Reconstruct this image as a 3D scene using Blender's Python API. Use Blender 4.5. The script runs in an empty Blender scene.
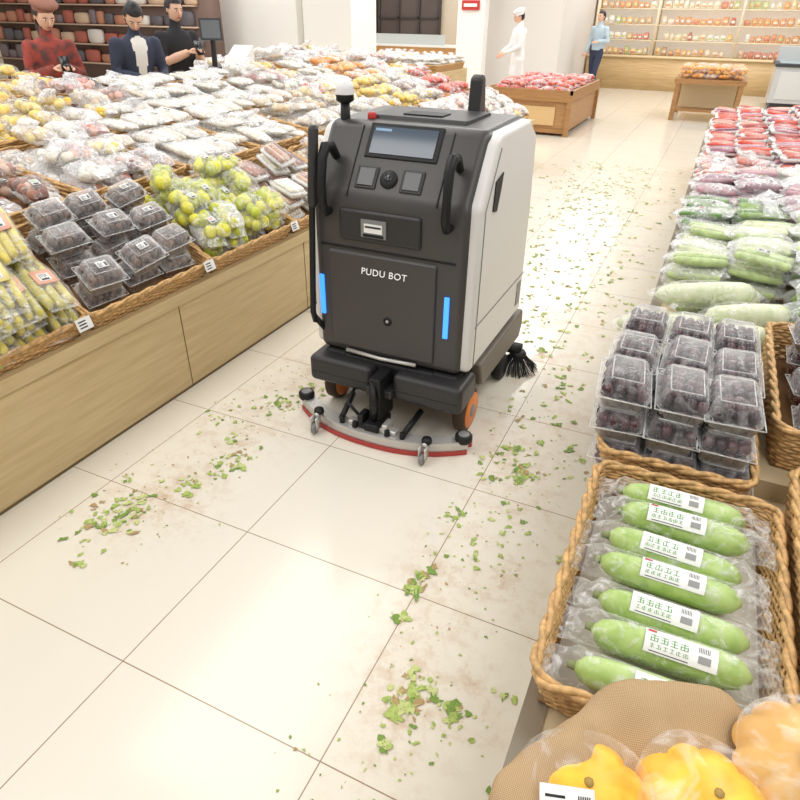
import bpy, math, random
from mathutils import Vector, Matrix, noise
SC=bpy.context.scene
RND=random.Random(7)
pi=math.pi
# ------------------------------------------------------------ materials
def lin(c):
    return tuple(((v/255)/12.92 if v/255<=0.04045 else (((v/255)+0.055)/1.055)**2.4) for v in c)+(1,)
MC={}
def mat(name,col,rough=.5,metal=0,var=0,scale=20,bump=0,emit=0,spec=.5,col2=None,coat=0):
    if name in MC: return MC[name]
    m=bpy.data.materials.new(name); m.use_nodes=True; nt=m.node_tree; b=nt.nodes['Principled BSDF']
    c=lin(col); b.inputs['Base Color'].default_value=c
    b.inputs['Roughness'].default_value=rough; b.inputs['Metallic'].default_value=metal
    b.inputs['Specular IOR Level'].default_value=spec; b.inputs['Coat Weight'].default_value=coat
    if var or col2 or bump:
        tc=nt.nodes.new('ShaderNodeTexCoord'); n=nt.nodes.new('ShaderNodeTexNoise'); n.inputs['Scale'].default_value=scale; n.inputs['Detail'].default_value=4
        nt.links.new(tc.outputs['Object'],n.inputs['Vector'])
        if var or col2:
            r=nt.nodes.new('ShaderNodeValToRGB'); r.color_ramp.elements[0].position=.35; r.color_ramp.elements[1].position=.65
            c2=lin(col2) if col2 else tuple(min(1,x*(1+var)) for x in c[:3])+(1,)
            c1=c if col2 else tuple(x*(1-var) for x in c[:3])+(1,)
            r.color_ramp.elements[0].color=c1; r.color_ramp.elements[1].color=c2
            nt.links.new(n.outputs['Fac'],r.inputs['Fac']); nt.links.new(r.outputs['Color'],b.inputs['Base Color'])
        if bump:
            bp=nt.nodes.new('ShaderNodeBump'); bp.inputs['Strength'].default_value=bump; bp.inputs['Distance'].default_value=.01
            nt.links.new(n.outputs['Fac'],bp.inputs['Height']); nt.links.new(bp.outputs['Normal'],b.inputs['Normal'])
    if emit:
        b.inputs['Emission Color'].default_value=c; b.inputs['Emission Strength'].default_value=emit
    MC[name]=m; return m
def film(name,tint=(255,255,255),lo=.1,hi=.55,scale=28,edge=.45,rough=.12):
    if name in MC: return MC[name]
    m=bpy.data.materials.new(name); m.use_nodes=True; nt=m.node_tree; b=nt.nodes['Principled BSDF']
    b.inputs['Base Color'].default_value=lin(tint); b.inputs['Roughness'].default_value=rough
    tc=nt.nodes.new('ShaderNodeTexCoord'); n=nt.nodes.new('ShaderNodeTexNoise'); n.inputs['Scale'].default_value=scale; n.inputs['Detail'].default_value=3; n.inputs['Distortion'].default_value=1.5
    nt.links.new(tc.outputs['Object'],n.inputs['Vector'])
    r=nt.nodes.new('ShaderNodeMapRange'); r.inputs[1].default_value=.50; r.inputs[2].default_value=.70; r.inputs[3].default_value=lo; r.inputs[4].default_value=hi
    nt.links.new(n.outputs['Fac'],r.inputs[0])
    lw=nt.nodes.new('ShaderNodeLayerWeight'); lw.inputs['Blend'].default_value=.3
    mu=nt.nodes.new('ShaderNodeMath'); mu.operation='MULTIPLY'; mu.inputs[1].default_value=edge; nt.links.new(lw.outputs['Facing'],mu.inputs[0])
    ad=nt.nodes.new('ShaderNodeMath'); ad.operation='ADD'; ad.use_clamp=True; nt.links.new(mu.outputs[0],ad.inputs[0]); nt.links.new(r.outputs[0],ad.inputs[1])
    nt.links.new(ad.outputs[0],b.inputs['Alpha'])
    bp=nt.nodes.new('ShaderNodeBump'); bp.inputs['Strength'].default_value=.8; bp.inputs['Distance'].default_value=.01
    nt.links.new(n.outputs['Fac'],bp.inputs['Height']); nt.links.new(bp.outputs['Normal'],b.inputs['Normal'])
    MC[name]=m; return m
def wood(name,c1,c2,rough=.45,axis=1):
    m=bpy.data.materials.new(name); m.use_nodes=True; nt=m.node_tree; b=nt.nodes['Principled BSDF']
    tc=nt.nodes.new('ShaderNodeTexCoord'); mp=nt.nodes.new('ShaderNodeMapping')
    s=[14,14,14]; s[axis]=1.0; mp.inputs['Scale'].default_value=s
    n=nt.nodes.new('ShaderNodeTexNoise'); n.inputs['Scale'].default_value=3; n.inputs['Detail'].default_value=6
    r=nt.nodes.new('ShaderNodeValToRGB'); r.color_ramp.elements[0].position=.3; r.color_ramp.elements[1].position=.7
    r.color_ramp.elements[0].color=lin(c1); r.color_ramp.elements[1].color=lin(c2)
    nt.links.new(tc.outputs['Object'],mp.inputs['Vector']); nt.links.new(mp.outputs[0],n.inputs['Vector']); nt.links.new(n.outputs['Fac'],r.inputs['Fac']); nt.links.new(r.outputs['Color'],b.inputs['Base Color'])
    b.inputs['Roughness'].default_value=rough
    return m
# ------------------------------------------------------------ mesh builder
class MB:
    def __init__(s): s.v=[];s.f=[];s.m=[];s.mats=[]
    def mi(s,m):
        if m not in s.mats: s.mats.append(m)
        return s.mats.index(m)
    def add(s,g,m,M=None):
        vs,fs=g; o=len(s.v); k=s.mi(m)
        if M is None: s.v.extend([tuple(p) for p in vs])
        else: s.v.extend([tuple(M@Vector(p)) for p in vs])
        s.f.extend([tuple(i+o for i in f) for f in fs]); s.m.extend([k]*len(fs))
    def obj(s,name,parent=None,smooth=True,bevel=0,seg=3,loc=None):
        me=bpy.data.meshes.new(name); me.from_pydata(s.v,[],s.f)
        for m in s.mats: me.materials.append(m)
        me.polygons.foreach_set('material_index',s.m)
        me.polygons.foreach_set('use_smooth',[smooth]*len(s.f))
        me.update(); o=bpy.data.objects.new(name,me); SC.collection.objects.link(o)
        if parent: o.parent=parent
        if loc: o.location=loc
        if bevel:
            b=o.modifiers.new('b','BEVEL'); b.width=bevel; b.segments=seg; b.limit_method='ANGLE'; b.angle_limit=math.radians(30)
            me.polygons.foreach_set('use_smooth',[True]*len(s.f))
            w=o.modifiers.new('w','WEIGHTED_NORMAL')
        return o
def empty(name,loc=(0,0,0)):
    o=bpy.data.objects.new(name,None); o.location=loc; SC.collection.objects.link(o); return o
def box(x0,x1,y0,y1,z0,z1):
    v=[(x0,y0,z0),(x1,y0,z0),(x1,y1,z0),(x0,y1,z0),(x0,y0,z1),(x1,y0,z1),(x1,y1,z1),(x0,y1,z1)]
    return v,[(0,3,2,1),(4,5,6,7),(0,1,5,4),(1,2,6,5),(2,3,7,6),(3,0,4,7)]
def ell(c,r,nu=10,nv=7,p=1.0):
    sp=lambda a:math.copysign(abs(a)**p,a)
    v=[(c[0],c[1],c[2]-r[2])];f=[]
    for j in range(1,nv):
        t=-pi/2+pi*j/nv
        for i in range(nu):
            a=2*pi*i/nu
            v.append((c[0]+r[0]*sp(math.cos(t))*sp(math.cos(a)),c[1]+r[1]*sp(math.cos(t))*sp(math.sin(a)),c[2]+r[2]*sp(math.sin(t))))
    v.append((c[0],c[1],c[2]+r[2])); T=len(v)-1
    for i in range(nu):
        k=(i+1)%nu
        f.append((0,1+k,1+i)); b=1+(nv-2)*nu; f.append((T,b+i,b+k))
        for j in range(nv-2):
            f.append((1+j*nu+i,1+j*nu+k,1+(j+1)*nu+k,1+(j+1)*nu+i))
    return v,f
def tube(path,rad,n=8,cap=True,closed=False,flat=1.0):
    P=[Vector(p) for p in path]; L=len(P)
    if not isinstance(rad,(list,tuple)): rad=[rad]*L
    v=[];f=[];ref=None
    for i,p in enumerate(P):
        if closed: t=(P[(i+1)%L]-P[i-1])
        else: t=P[min(i+1,L-1)]-P[max(i-1,0)]
        if t.length<1e-9: t=Vector((0,0,1))
        t.normalize()
        if ref is None:
            ref=Vector((0,0,1)) if abs(t.z)<.9 else Vector((1,0,0))
        nrm=(ref-t*ref.dot(t))
        if nrm.length<1e-4: nrm=t.orthogonal()
        nrm.normalize(); ref=nrm if not closed else Vector((0,0,1)); b=t.cross(nrm)
        for k in range(n):
            a=2*pi*k/n; v.append(p+(nrm*math.cos(a)*flat+b*math.sin(a))*rad[i])
    for i in range(L if closed else L-1):
        j=(i+1)%L
        for k in range(n):
            l=(k+1)%n; f.append((i*n+k,i*n+l,j*n+l,j*n+k))
    if cap and not closed:
        f.append(tuple(range(n-1,-1,-1))); f.append(tuple((L-1)*n+k for k in range(n)))
    return v,f
def cap_tube(a,b,r,n=8,r2=None):
    a=Vector(a);b=Vector(b);d=(b-a);L=d.length;d.normalize();r2=r2 or r
    pts=[a-d*r*0,a+d*r*.15,a+d*r*.5,a+d*r,b-d*r2,b-d*r2*.5,b-d*r2*.15,b]
    return tube(pts,[r*.15,r*.55,r*.85,r,r2,r2*.85,r2*.55,r2*.15],n)
def lathe(prof,n=24,c=(0,0,0),w=None):
    v=[];f=[]
    for (r,z) in prof:
        for k in range(n):
            a=2*pi*k/n; rr=r*(w(a,z) if w else 1); v.append((c[0]+rr*math.cos(a),c[1]+rr*math.sin(a),c[2]+z))
    for i in range(len(prof)-1):
        for k in range(n):
            l=(k+1)%n; f.append((i*n+k,i*n+l,(i+1)*n+l,(i+1)*n+k))
    return v,f
def prism(prof,x0,x1):
    n=len(prof); v=[(x0,y,z) for y,z in prof]+[(x1,y,z) for y,z in prof]
    f=[tuple(range(n)),tuple(range(2*n-1,n-1,-1))]
    for i in range(n):
        j=(i+1)%n; f.append((i,i+n,j+n,j))
    return v,f
def prismY(prof,y0,y1):
    n=len(prof); v=[(x,y0,z) for x,z in prof]+[(x,y1,z) for x,z in prof]
    f=[tuple(range(n)),tuple(range(2*n-1,n-1,-1))]
    for i in range(n):
        j=(i+1)%n; f.append((i,i+n,j+n,j))
    return v,f
def TM(x,y,z,rz=0,rx=0,ry=0,s=1):
    return Matrix.Translation((x,y,z))@Matrix.Rotation(rz,4,'Z')@Matrix.Rotation(ry,4,'Y')@Matrix.Rotation(rx,4,'X')@Matrix.Scale(s,4)
def pillow(L,W,H,rng,nu=9,nv=10,end=.75,jit=.1):
    v=[];f=[]
    for i in range(nu):
        s=-1+2*i/(nu-1); a=abs(s)
        k=max(0,1-a**3.0)
        w=W/2*(end+(1-end)*k) ; h=H/2*(k**.6)+.0012
        if i in(0,nu-1): w*=1.0+rng.uniform(0,.12)
        for j in range(nv):
            t=2*pi*j/nv; cy=math.cos(t); sz=math.sin(t)
            y=w*math.copysign(abs(cy)**.75,cy); z=h*math.copysign(abs(sz)**.7,sz)
            q=jit*H*(.3+.7*k)
            v.append((s*L/2+rng.uniform(-.3,.3)*q,y+rng.uniform(-.5,.5)*q,H/2+z+rng.uniform(-.5,.5)*q))
    for i in range(nu-1):
        for j in range(nv):
            l=(j+1)%nv; f.append((i*nv+j,i*nv+l,(i+1)*nv+l,(i+1)*nv+j))
    return v,f
# common mats
FILM=film('clear_film',lo=.03,hi=.36,edge=.25)
FILMW=film('white_film',tint=(250,250,252),lo=.20,hi=.85,edge=.4)
CLAM=film('clear_clamshell_plastic',lo=.04,hi=.18,scale=14,edge=.40,rough=.06)
WHITE=mat('white_label',(240,240,238),.5); FOAM=mat('foam_tray',(238,238,235),.6)
INK=mat('label_ink',(40,40,42),.6); GREENINK=mat('green_ink',(70,150,60),.5); REDINK=mat('red_ink',(190,50,45),.5)
WICK=mat('wicker',(200,160,106),.55,var=.28,scale=60); WICKD=mat('wicker_dark',(140,104,66),.7)
# ------------------------------------------------------------ room
def build_floor():
    mb=MB(); m=bpy.data.materials.new('glossy_cream_tile'); m.use_nodes=True; nt=m.node_tree; N=nt.nodes; Lk=nt.links; b=N['Principled BSDF']
    geo=N.new('ShaderNodeNewGeometry'); sep=N.new('ShaderNodeSeparateXYZ'); Lk.new(geo.outputs['Position'],sep.inputs[0])
    def M(op,a,b2=None,c=None,clamp=False):
        n=N.new('ShaderNodeMath'); n.operation=op; n.use_clamp=clamp
        for i,x in enumerate((a,b2,c)):
            if x is None: continue
            if isinstance(x,(int,float)): n.inputs[i].default_value=x
            else: Lk.new(x,n.inputs[i])
        return n.outputs[0]
    X,Y=sep.outputs[0],sep.outputs[1]
    def line(c,o,p,w):
        t=M('DIVIDE',M('ADD',c,-o),p); fr=M('FRACT',t); d=M('MULTIPLY',M('MINIMUM',fr,M('SUBTRACT',1,fr)),p)
        return M('LESS_THAN',d,w)
    g=M('MAXIMUM',line(X,-1.222,.682,.0018),line(Y,.718,.604,.0018))
    n1=N.new('ShaderNodeTexNoise'); n1.inputs['Scale'].default_value=2.6; n1.inputs['Detail'].default_value=9; n1.inputs['Roughness'].default_value=.72; Lk.new(geo.outputs['Position'],n1.inputs['Vector'])
    n2=N.new('ShaderNodeTexNoise'); n2.inputs['Scale'].default_value=16; n2.inputs['Detail'].default_value=7; n2.inputs['Roughness'].default_value=.75; Lk.new(geo.outputs['Position'],n2.inputs['Vector'])
    def band(c,a0,a1,s):
        return M('MULTIPLY',M('DIVIDE',M('SUBTRACT',c,a0),s,clamp=True),M('DIVIDE',M('SUBTRACT',a1,c),s,clamp=True))
    b1=M('MULTIPLY',band(X,-2.0,-1.25,.3),band(Y,.9,3.2,.4))
    xc=M('ADD',X,M('MULTIPLY',Y,.08))
    b2=M('MULTIPLY',band(xc,-.62,.10,.26),band(Y,.35,8.5,.6))
    b3=M('MULTIPLY',M('MULTIPLY',band(X,-1.7,-.1,.3),band(Y,3.3,9.5,.6)),.8)
    bb=M('MAXIMUM',M('MAXIMUM',b1,b2),b3)
    s1=M('MULTIPLY',M('SUBTRACT',n1.outputs['Fac'],.43),6.0,clamp=True)
    s2=M('MULTIPLY',M('SUBTRACT',n2.outputs['Fac'],.47),7.0,clamp=True)
    st=M('MULTIPLY',bb,M('MULTIPLY',s1,M('ADD',M('MULTIPLY',s2,.85),.15)))
    st=M('MULTIPLY',st,.66)
    mix=N.new('ShaderNodeMix'); mix.data_type='RGBA'; mix.inputs[6].default_value=lin((229,223,209)); mix.inputs[7].default_value=lin((182,142,100)); Lk.new(st,mix.inputs[0])
    mix2=N.new('ShaderNodeMix'); mix2.data_type='RGBA'; mix2.inputs[7].default_value=lin((156,134,110)); Lk.new(mix.outputs[2],mix2.inputs[6]); Lk.new(g,mix2.inputs[0])
    Lk.new(mix2.outputs[2],b.inputs['Base Color'])
    Lk.new(M('ADD',M('MULTIPLY',st,.5),.13),b.inputs['Roughness'])
    b.inputs['Specular IOR Level'].default_value=.45
    mb.add(box(-20,6,-2,24,-.05,0),m); mb.obj('floor',smooth=False)
build_floor()
WALLW=mat('white_wall_paint',(240,238,234),.6); WALLB=mat('warm_wall_paint',(226,212,190),.6); WALLK=mat('kitchen_wall_paint',(218,213,208),.6)
def wallbox(name,b,m):
    mb=MB(); mb.add(box(*b),m); return mb.obj(name,smooth=False)
wallbox('wall_back',(-20,6,20.4,20.6,0,3.4),WALLB)
wallbox('wall_right',(5.8,6,-2,20.4,0,3.4),WALLW)
wallbox('wall_left',(-20,-19.8,-2,20.4,0,3.4),WALLB)
wallbox('wall_partition_left',(-12.3,-9.13,14,14.25,0,3.4),WALLW)
wallbox('wall_pillar',(-8.95,-7.72,14,15.2,0,3.4),WALLW)
wallbox('wall_kitchen',(-5.42,-3.55,16,20.3,0,3.4),WALLK)
wallbox('wall_partition_centre',(-5.7,-5.08,15.2,15.5,0,3.4),WALLW)
# ------------------------------------------------------------ robot
def build_robot():
    R=empty('floor_scrubbing_robot',(-1.067,2.6,0)); off=Vector((-1.067,2.6,0))
    def fin(mb,name,**k):
        o=mb.obj(name,parent=R,**k); o.location=-off; return o
    DK=mat('robot_dark_shell',(70,68,67),.34,spec=.45); DK2=mat('robot_darker_shell',(52,51,52),.40,spec=.4); BK=mat('robot_black',(26,26,28),.5,spec=.35)
    GLS=mat('robot_sensor_glass',(26,28,32),.12,spec=.6)
    WH=mat('robot_white_panel',(222,220,218),.35); SK=mat('robot_skirt_grey',(112,104,96),.5); SIL=mat('robot_silver',(206,204,200),.35,metal=.5)
    BL=mat('robot_blue_light',(60,140,255),.3,emit=1.5); OR=mat('robot_orange_wheel',(222,130,62),.5); RB=mat('robot_red_rubber',(180,62,58),.5)
    SCR=mat('robot_screen',(70,84,100),.08,spec=.8); GR=mat('robot_grey',(130,130,132),.4)
    prof=[(2.205,.33),(2.2,1.03),(2.375,1.285),(2.84,1.29),(2.965,1.215),(3.005,.9),(3.03,.33)]
    mb=MB(); mb.add(prism(prof,-1.418,-.735),DK); fin(mb,'body_shell',bevel=.035,seg=5)
    wp=[(2.225,.345),(2.223,1.035),(2.375,1.255),(2.43,1.275),(2.82,1.277),(2.95,1.205),(2.99,.9),(3.015,.345)]
    for a,b in((-.765,-.700),(-1.447,-1.38)):
        mb=MB(); mb.add(prism(wp,a,b),WH); fin(mb,'side_panel',bevel=.022,seg=4)
    mb=MB()
    for x in(-.6995,-1.4475):
        mb.add(prism([(2.36,1.0),(2.37,1.11),(2.46,1.13),(2.44,1.06),(2.41,.99)],x-.004,x+.004),BK)
        mb.add(box(x-.002,x+.002,2.26,3.0,.545,.551),GR)
        mb.add(tube([(x,2.275,.36),(x,2.275,1.02),(x,2.41,1.225)],.003,6),GR)
        mb.add(box(x-.003,x+.003,2.9,2.96,.4,.52),GR)
    fin(mb,'side_slots',smooth=False)
    mb=MB(); mb.add(prism([(2.192,.37),(2.190,.80),(2.205,.815),(2.21,.37)],-1.345,-.855),DK); fin(mb,'lower_cover',bevel=.008)
    mb=MB(); mb.add(prism([(2.186,.86),(2.186,.985),(2.21,.985),(2.21,.86)],-1.285,-.925),DK2); fin(mb,'middle_panel',bevel=.012)
    mb=MB(); mb.add(box(-1.18,-1.07,2.178,2.19,.885,.955),GR); mb.add(box(-1.165,-1.085,2.175,2.18,.905,.94),WHITE); mb.add(box(-1.16,-1.09,2.1735,2.176,.925,.932),INK); mb.add(box(-1.17,-1.08,2.176,2.181,.888,.899),BK)
    fin(mb,'label_plate',smooth=False)
    ang=math.atan2(.175,.255)
    def SL(x,s):
        return Matrix.Translation((x,2.2+math.sin(ang)*s,1.03+math.cos(ang)*s))@Matrix.Rotation(-ang,4,'X')
    mb=MB(); mb.add(box(-.155,.155,-.006,.004,-.07,.07),BK,SL(-1.067,.235)); fin(mb,'screen_bezel',bevel=.01)
    mb=MB(); mb.add(box(-.135,.135,-.0085,-.004,-.054,.054),SCR,SL(-1.067,.235)); mb.add(box(-.128,-.06,-.0092,-.008,.036,.046),mat('screen_glow',(120,150,180),.3,emit=.2),SL(-1.067,.235)); fin(mb,'screen',smooth=False)
    mb=MB()
    for x in(-1.185,-.99):
        mb.add(box(-.046,.046,-.007,.004,-.046,.046),DK2,SL(x+.0,.085)); mb.add(box(-.038,.038,-.010,.004,-.038,.038),GLS,SL(x+.0,.085))
    fin(mb,'sensor_windows',bevel=.007)
    mb=MB(); mb.add(lathe([(0,.012),(.028,.012),(.036,.006),(.036,-.004)],20),BK,SL(-1.09,.085)@Matrix.Rotation(pi/2,4,'X')); mb.add(lathe([(0,.014),(.014,.014),(.016,.011)],16),GLS,SL(-1.09,.085)@Matrix.Rotation(pi/2,4,'X')); fin(mb,'camera_knob')
    mb=MB(); 
    for x in(-1.255,-.87):
        mb.add(tube([SL(x,s)@Vector((0,-.001,0)) for s in(.0,.15,.29)],.003,6),BK)
    mb.add(box(-1.38,-.78,2.196,2.2035,.822,.828),BK); fin(mb,'panel_seams',smooth=False)
    mb=MB(); mb.add(lathe([(0,.022),(.014,.022),(.018,.016),(.018,0)],16),REDINK,TM(-1.26,2.44,1.287)); fin(mb,'stop_button')
    mb=MB()
    for x in(-1.387,-.806): mb.add(box(x-.010,x+.010,2.194,2.204,.505,.685),BL)
    fin(mb,'light_strips',smooth=False)
    mb=MB(); mb.add(tube([(-1.27,2.19,.352),(-1.1,2.188,.345),(-.93,2.19,.352)],.009,8),SIL); fin(mb,'trim_strip')
    mb=MB(); mb.add(lathe([(0,.004),(.018,.004),(.02,0)],16),BK,Matrix.Translation((-1.067,2.19,.53))@Matrix.Rotation(pi/2,4,'X')); mb.add(box(-1.073,-1.061,2.184,2.187,.525,.537),SIL); fin(mb,'emblem')
    cu=bpy.data.curves.new('lettering','FONT'); cu.body='PUDU BOT'; cu.size=.040; cu.extrude=.001; cu.align_x='CENTER'; cu.materials.append(mat('lettering_white',(250,250,250),.4,emit=.15)); cu.offset=0.0; cu.shear=.1; cu.space_character=1.08
    t=bpy.data.objects.new('lettering',cu); SC.collection.objects.link(t); t.parent=R; t.location=Vector((-1.085,2.188,.725))-off; t.rotation_euler=(pi/2,0,0)
    mb=MB()
    for x in(-.812,-1.335):
        mb.add(tube([(x,2.275,1.16),(x,2.235,1.205),(x,2.19,1.21),(x,2.165,1.17),(x+.004,2.145,1.08),(x,2.15,1.0),(x,2.17,.965),(x,2.21,.965)],[.016,.02,.021,.019,.016,.018,.019,.016],10),BK)
    fin(mb,'grab_handles')
    mb=MB(); mb.add(tube([(-1.415,2.17,.47),(-1.418,2.16,.52),(-1.388,2.165,1.1),(-1.375,2.175,1.27)],[.012,.013,.013,.013],10),BK)
    mb.add(tube([(-1.392,2.165,.98),(-1.391,2.165,1.0),(-1.375,2.175,1.27),(-1.374,2.176,1.285)],[.014,.020,.020,.012],10),DK2)
    mb.add(tube([(-1.415,2.17,.49),(-1.40,2.22,.42)],.014,8),BK); mb.add(tube([(-1.392,2.17,1.0),(-1.38,2.24,1.0)],.014,8),BK); fin(mb,'side_pole')
    mb=MB(); mb.add(tube([(-1.36,2.40,1.2),(-1.36,2.40,1.36)],[.022,.018],12),BK); mb.add(lathe([(.02,1.34),(.036,1.35),(.036,1.372)],20,(-1.36,2.40,0)),BK)
    mb.add(lathe([(.036,1.372),(.037,1.395),(.03,1.415),(.015,1.427),(0.0005,1.43)],20,(-1.36,2.40,0)),mat('beacon_white',(236,236,236),.3)); fin(mb,'beacon')
    mb=MB(); mb.add(prism([(2.80,1.27),(2.815,1.42),(2.85,1.435),(2.87,1.42),(2.90,1.27)],-.985,-.93),DK2); fin(mb,'rear_fin',bevel=.012)
    mb=MB(); mb.add(prism([(2.45,1.28),(2.46,1.30),(2.74,1.302),(2.78,1.28)],-1.28,-.86),DK2); mb.add(box(-1.15,-.98,2.5,2.6,1.30,1.306),BK); fin(mb,'top_lid',bevel=.008)
    mb=MB(); mb.add(box(-1.405,-.735,2.2,3.02,.14,.33),BK); fin(mb,'chassis',bevel=.03)
    mb=MB()
    for a,b in((-.755,-.69),(-1.455,-1.39)):
        mb.add(prism([(2.42,.19),(2.36,.325),(3.06,.325),(3.08,.24),(3.04,.17)],a,b),SK)
    fin(mb,'side_skirts',bevel=.012)
    mb=MB()
    for a,b in((-1.44,-1.12),(-1.015,-.692)):
        mb.add(box(a,b,2.125,2.33,.185,.315),DK2)
    mb.add(box(-1.3,-.84,2.19,2.3,.22,.33),BK)
    fin(mb,'rear_bumper',bevel=.028,seg=4)
    mb=MB()
    for a,b in((-1.425,-1.13),(-1.005,-.706)): mb.add(box(a,b,2.1235,2.3,.238,.244),BK)
    mb.add(box(-1.39,-.75,2.98,3.1,.12,.30),DK2); fin(mb,'front_bumper',bevel=.003)
    mb=MB()
    for x in(-.735,-1.40):
        M0=Matrix.Translation((x,2.33,.105))@Matrix.Rotation(pi/2,4,'Y')
        mb.add(lathe([(0,-.03),(.09,-.03),(.103,-.022),(.103,.022),(.09,.03),(0,.03)],28),mat('tyre_brown',(80,62,50),.7),M0)
        mb.add(lathe([(0,-.034),(.082,-.034),(.09,-.026),(.09,.026),(.082,.034),(0,.034)],28),OR,M0)
        mb.add(lathe([(0,-.038),(.03,-.038),(.034,-.03),(.034,.03),(.03,.038),(0,.038)],18),GR,M0)
        M1=Matrix.Translation((x,2.86,.07))@Matrix.Rotation(pi/2,4,'Y')
        mb.add(lathe([(0,-.03),(.06,-.03),(.07,-.02),(.07,.02),(.06,.03),(0,.03)],24),BK,M1)
    fin(mb,'wheels')
    def arc(x): return 2.0+.14*abs((x+1.075)/.425)**2.4
    xs=[-1.50+.85*i/20 for i in range(21)]
    def strip(y0,y1,z0,z1,e=0):
        v=[];f=[]
        for x in xs:
            y=arc(x)
            v+= [(x,y+y0,z0),(x,y+y1,z0),(x,y+y1,z1),(x,y+y0,z1)]
        for i in range(20):
            for k in range(4):
                l=(k+1)%4; f.append((i*4+k,i*4+l,i*4+4+l,i*4+4+k))
        f+= [(0,1,2,3),(83,82,81,80)]
        return v,f
    mb=MB(); mb.add(strip(-.002,.075,.05,.062),SIL); mb.add(strip(.0,.006,.022,.065),SIL); mb.add(strip(-.008,-.002,.002,.022),RB); mb.add(strip(.055,.065,.002,.05),RB)
    fin(mb,'squeegee',smooth=False)
    mb=MB()
    for x in(-1.336,-.80):
        mb.add(tube([(x,2.05,.062),(x,2.04,.085),(x,2.0,.085)],.012,8),SIL)
        mb.add(box(x-.016,x-.011,1.975,2.015,.02,.085),SIL); mb.add(box(x+.011,x+.016,1.975,2.015,.02,.085),SIL)
        mb.add(lathe([(0,-.010),(.022,-.010),(.026,-.006),(.026,.006),(.022,.010),(0,.010)],18),GR,Matrix.Translation((x,1.985,.026))@Matrix.Rotation(pi/2,4,'Y'))
        mb.add(lathe([(0,0),(.022,0),(.024,.01),(.02,.022),(0,.024)],16),BK,TM(x,2.03,.085))
    for x in(-1.485,-.675):
        y=arc(x)+.03
        mb.add(lathe([(0,.0),(.034,.0),(.038,.008),(.038,.03),(.032,.038),(0,.038)],22),BK,TM(x,y,.055)); mb.add(lathe([(0,.04),(.024,.04),(.026,.036)],16),GR,TM(x,y,.055))
    for x in(-1.22,-.92,-1.15,-.99):
        mb.add(lathe([(0,.03),(.01,.03),(.012,.026),(.012,0)],10),BK,TM(x,arc(x)+.027,.062))
    mb.add(tube([(-1.23,2.05,.075),(-1.25,2.2,.12)],.014,8),BK); mb.add(tube([(-.92,2.05,.075),(-.9,2.2,.12)],.014,8),BK)
    fin(mb,'squeegee_casters')
    mb=MB(); mb.add(box(-1.105,-1.03,2.02,2.16,.062,.10),BK); mb.add(box(-1.095,-1.04,2.06,2.2,.09,.31),BK); mb.add(box(-1.13,-1.005,2.1,2.2,.20,.24),DK2); mb.add(box(-1.14,-1.11,2.03,2.10,.062,.13),BK); mb.add(box(-1.02,-.99,2.03,2.10,.062,.11),SIL)
    mb.add(box(-1.19,-.95,2.035,2.08,.062,.085),SIL)
    fin(mb,'squeegee_hitch',bevel=.008)
    mb=MB(); mb.add(tube([(-1.07,2.06,.11),(-1.05,2.03,.2),(-1.08,2.07,.29)],.014,8),BK); mb.add(tube([(-1.12,2.05,.1),(-1.2,2.06,.16),(-1.22,2.2,.2)],.008,8),BK); fin(mb,'suction_hose')
    mb=MB(); rg=random.Random(3); c=(-.675,3.0)
    mb.add(lathe([(0,.11),(.035,.11),(.045,.095),(.045,.08),(0,.08)],20,(c[0],c[1],0)),BK)
    for i in range(190):
        a=rg.uniform(0,2*pi); r0=rg.uniform(.02,.045); r1=rg.uniform(.085,.125)
        mb.add(tube([(c[0]+r0*math.cos(a),c[1]+r0*math.sin(a),.085),(c[0]+.07*math.cos(a),c[1]+.07*math.sin(a),.05),(c[0]+r1*math.cos(a+.1),c[1]+r1*math.sin(a+.1),.004)],[.0025,.002,.0015],4,cap=False),BK)
    mb.add(box(-.78,-.66,2.97,3.03,.10,.14),BK)
    fin(mb,'side_brush')
build_robot()
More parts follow.
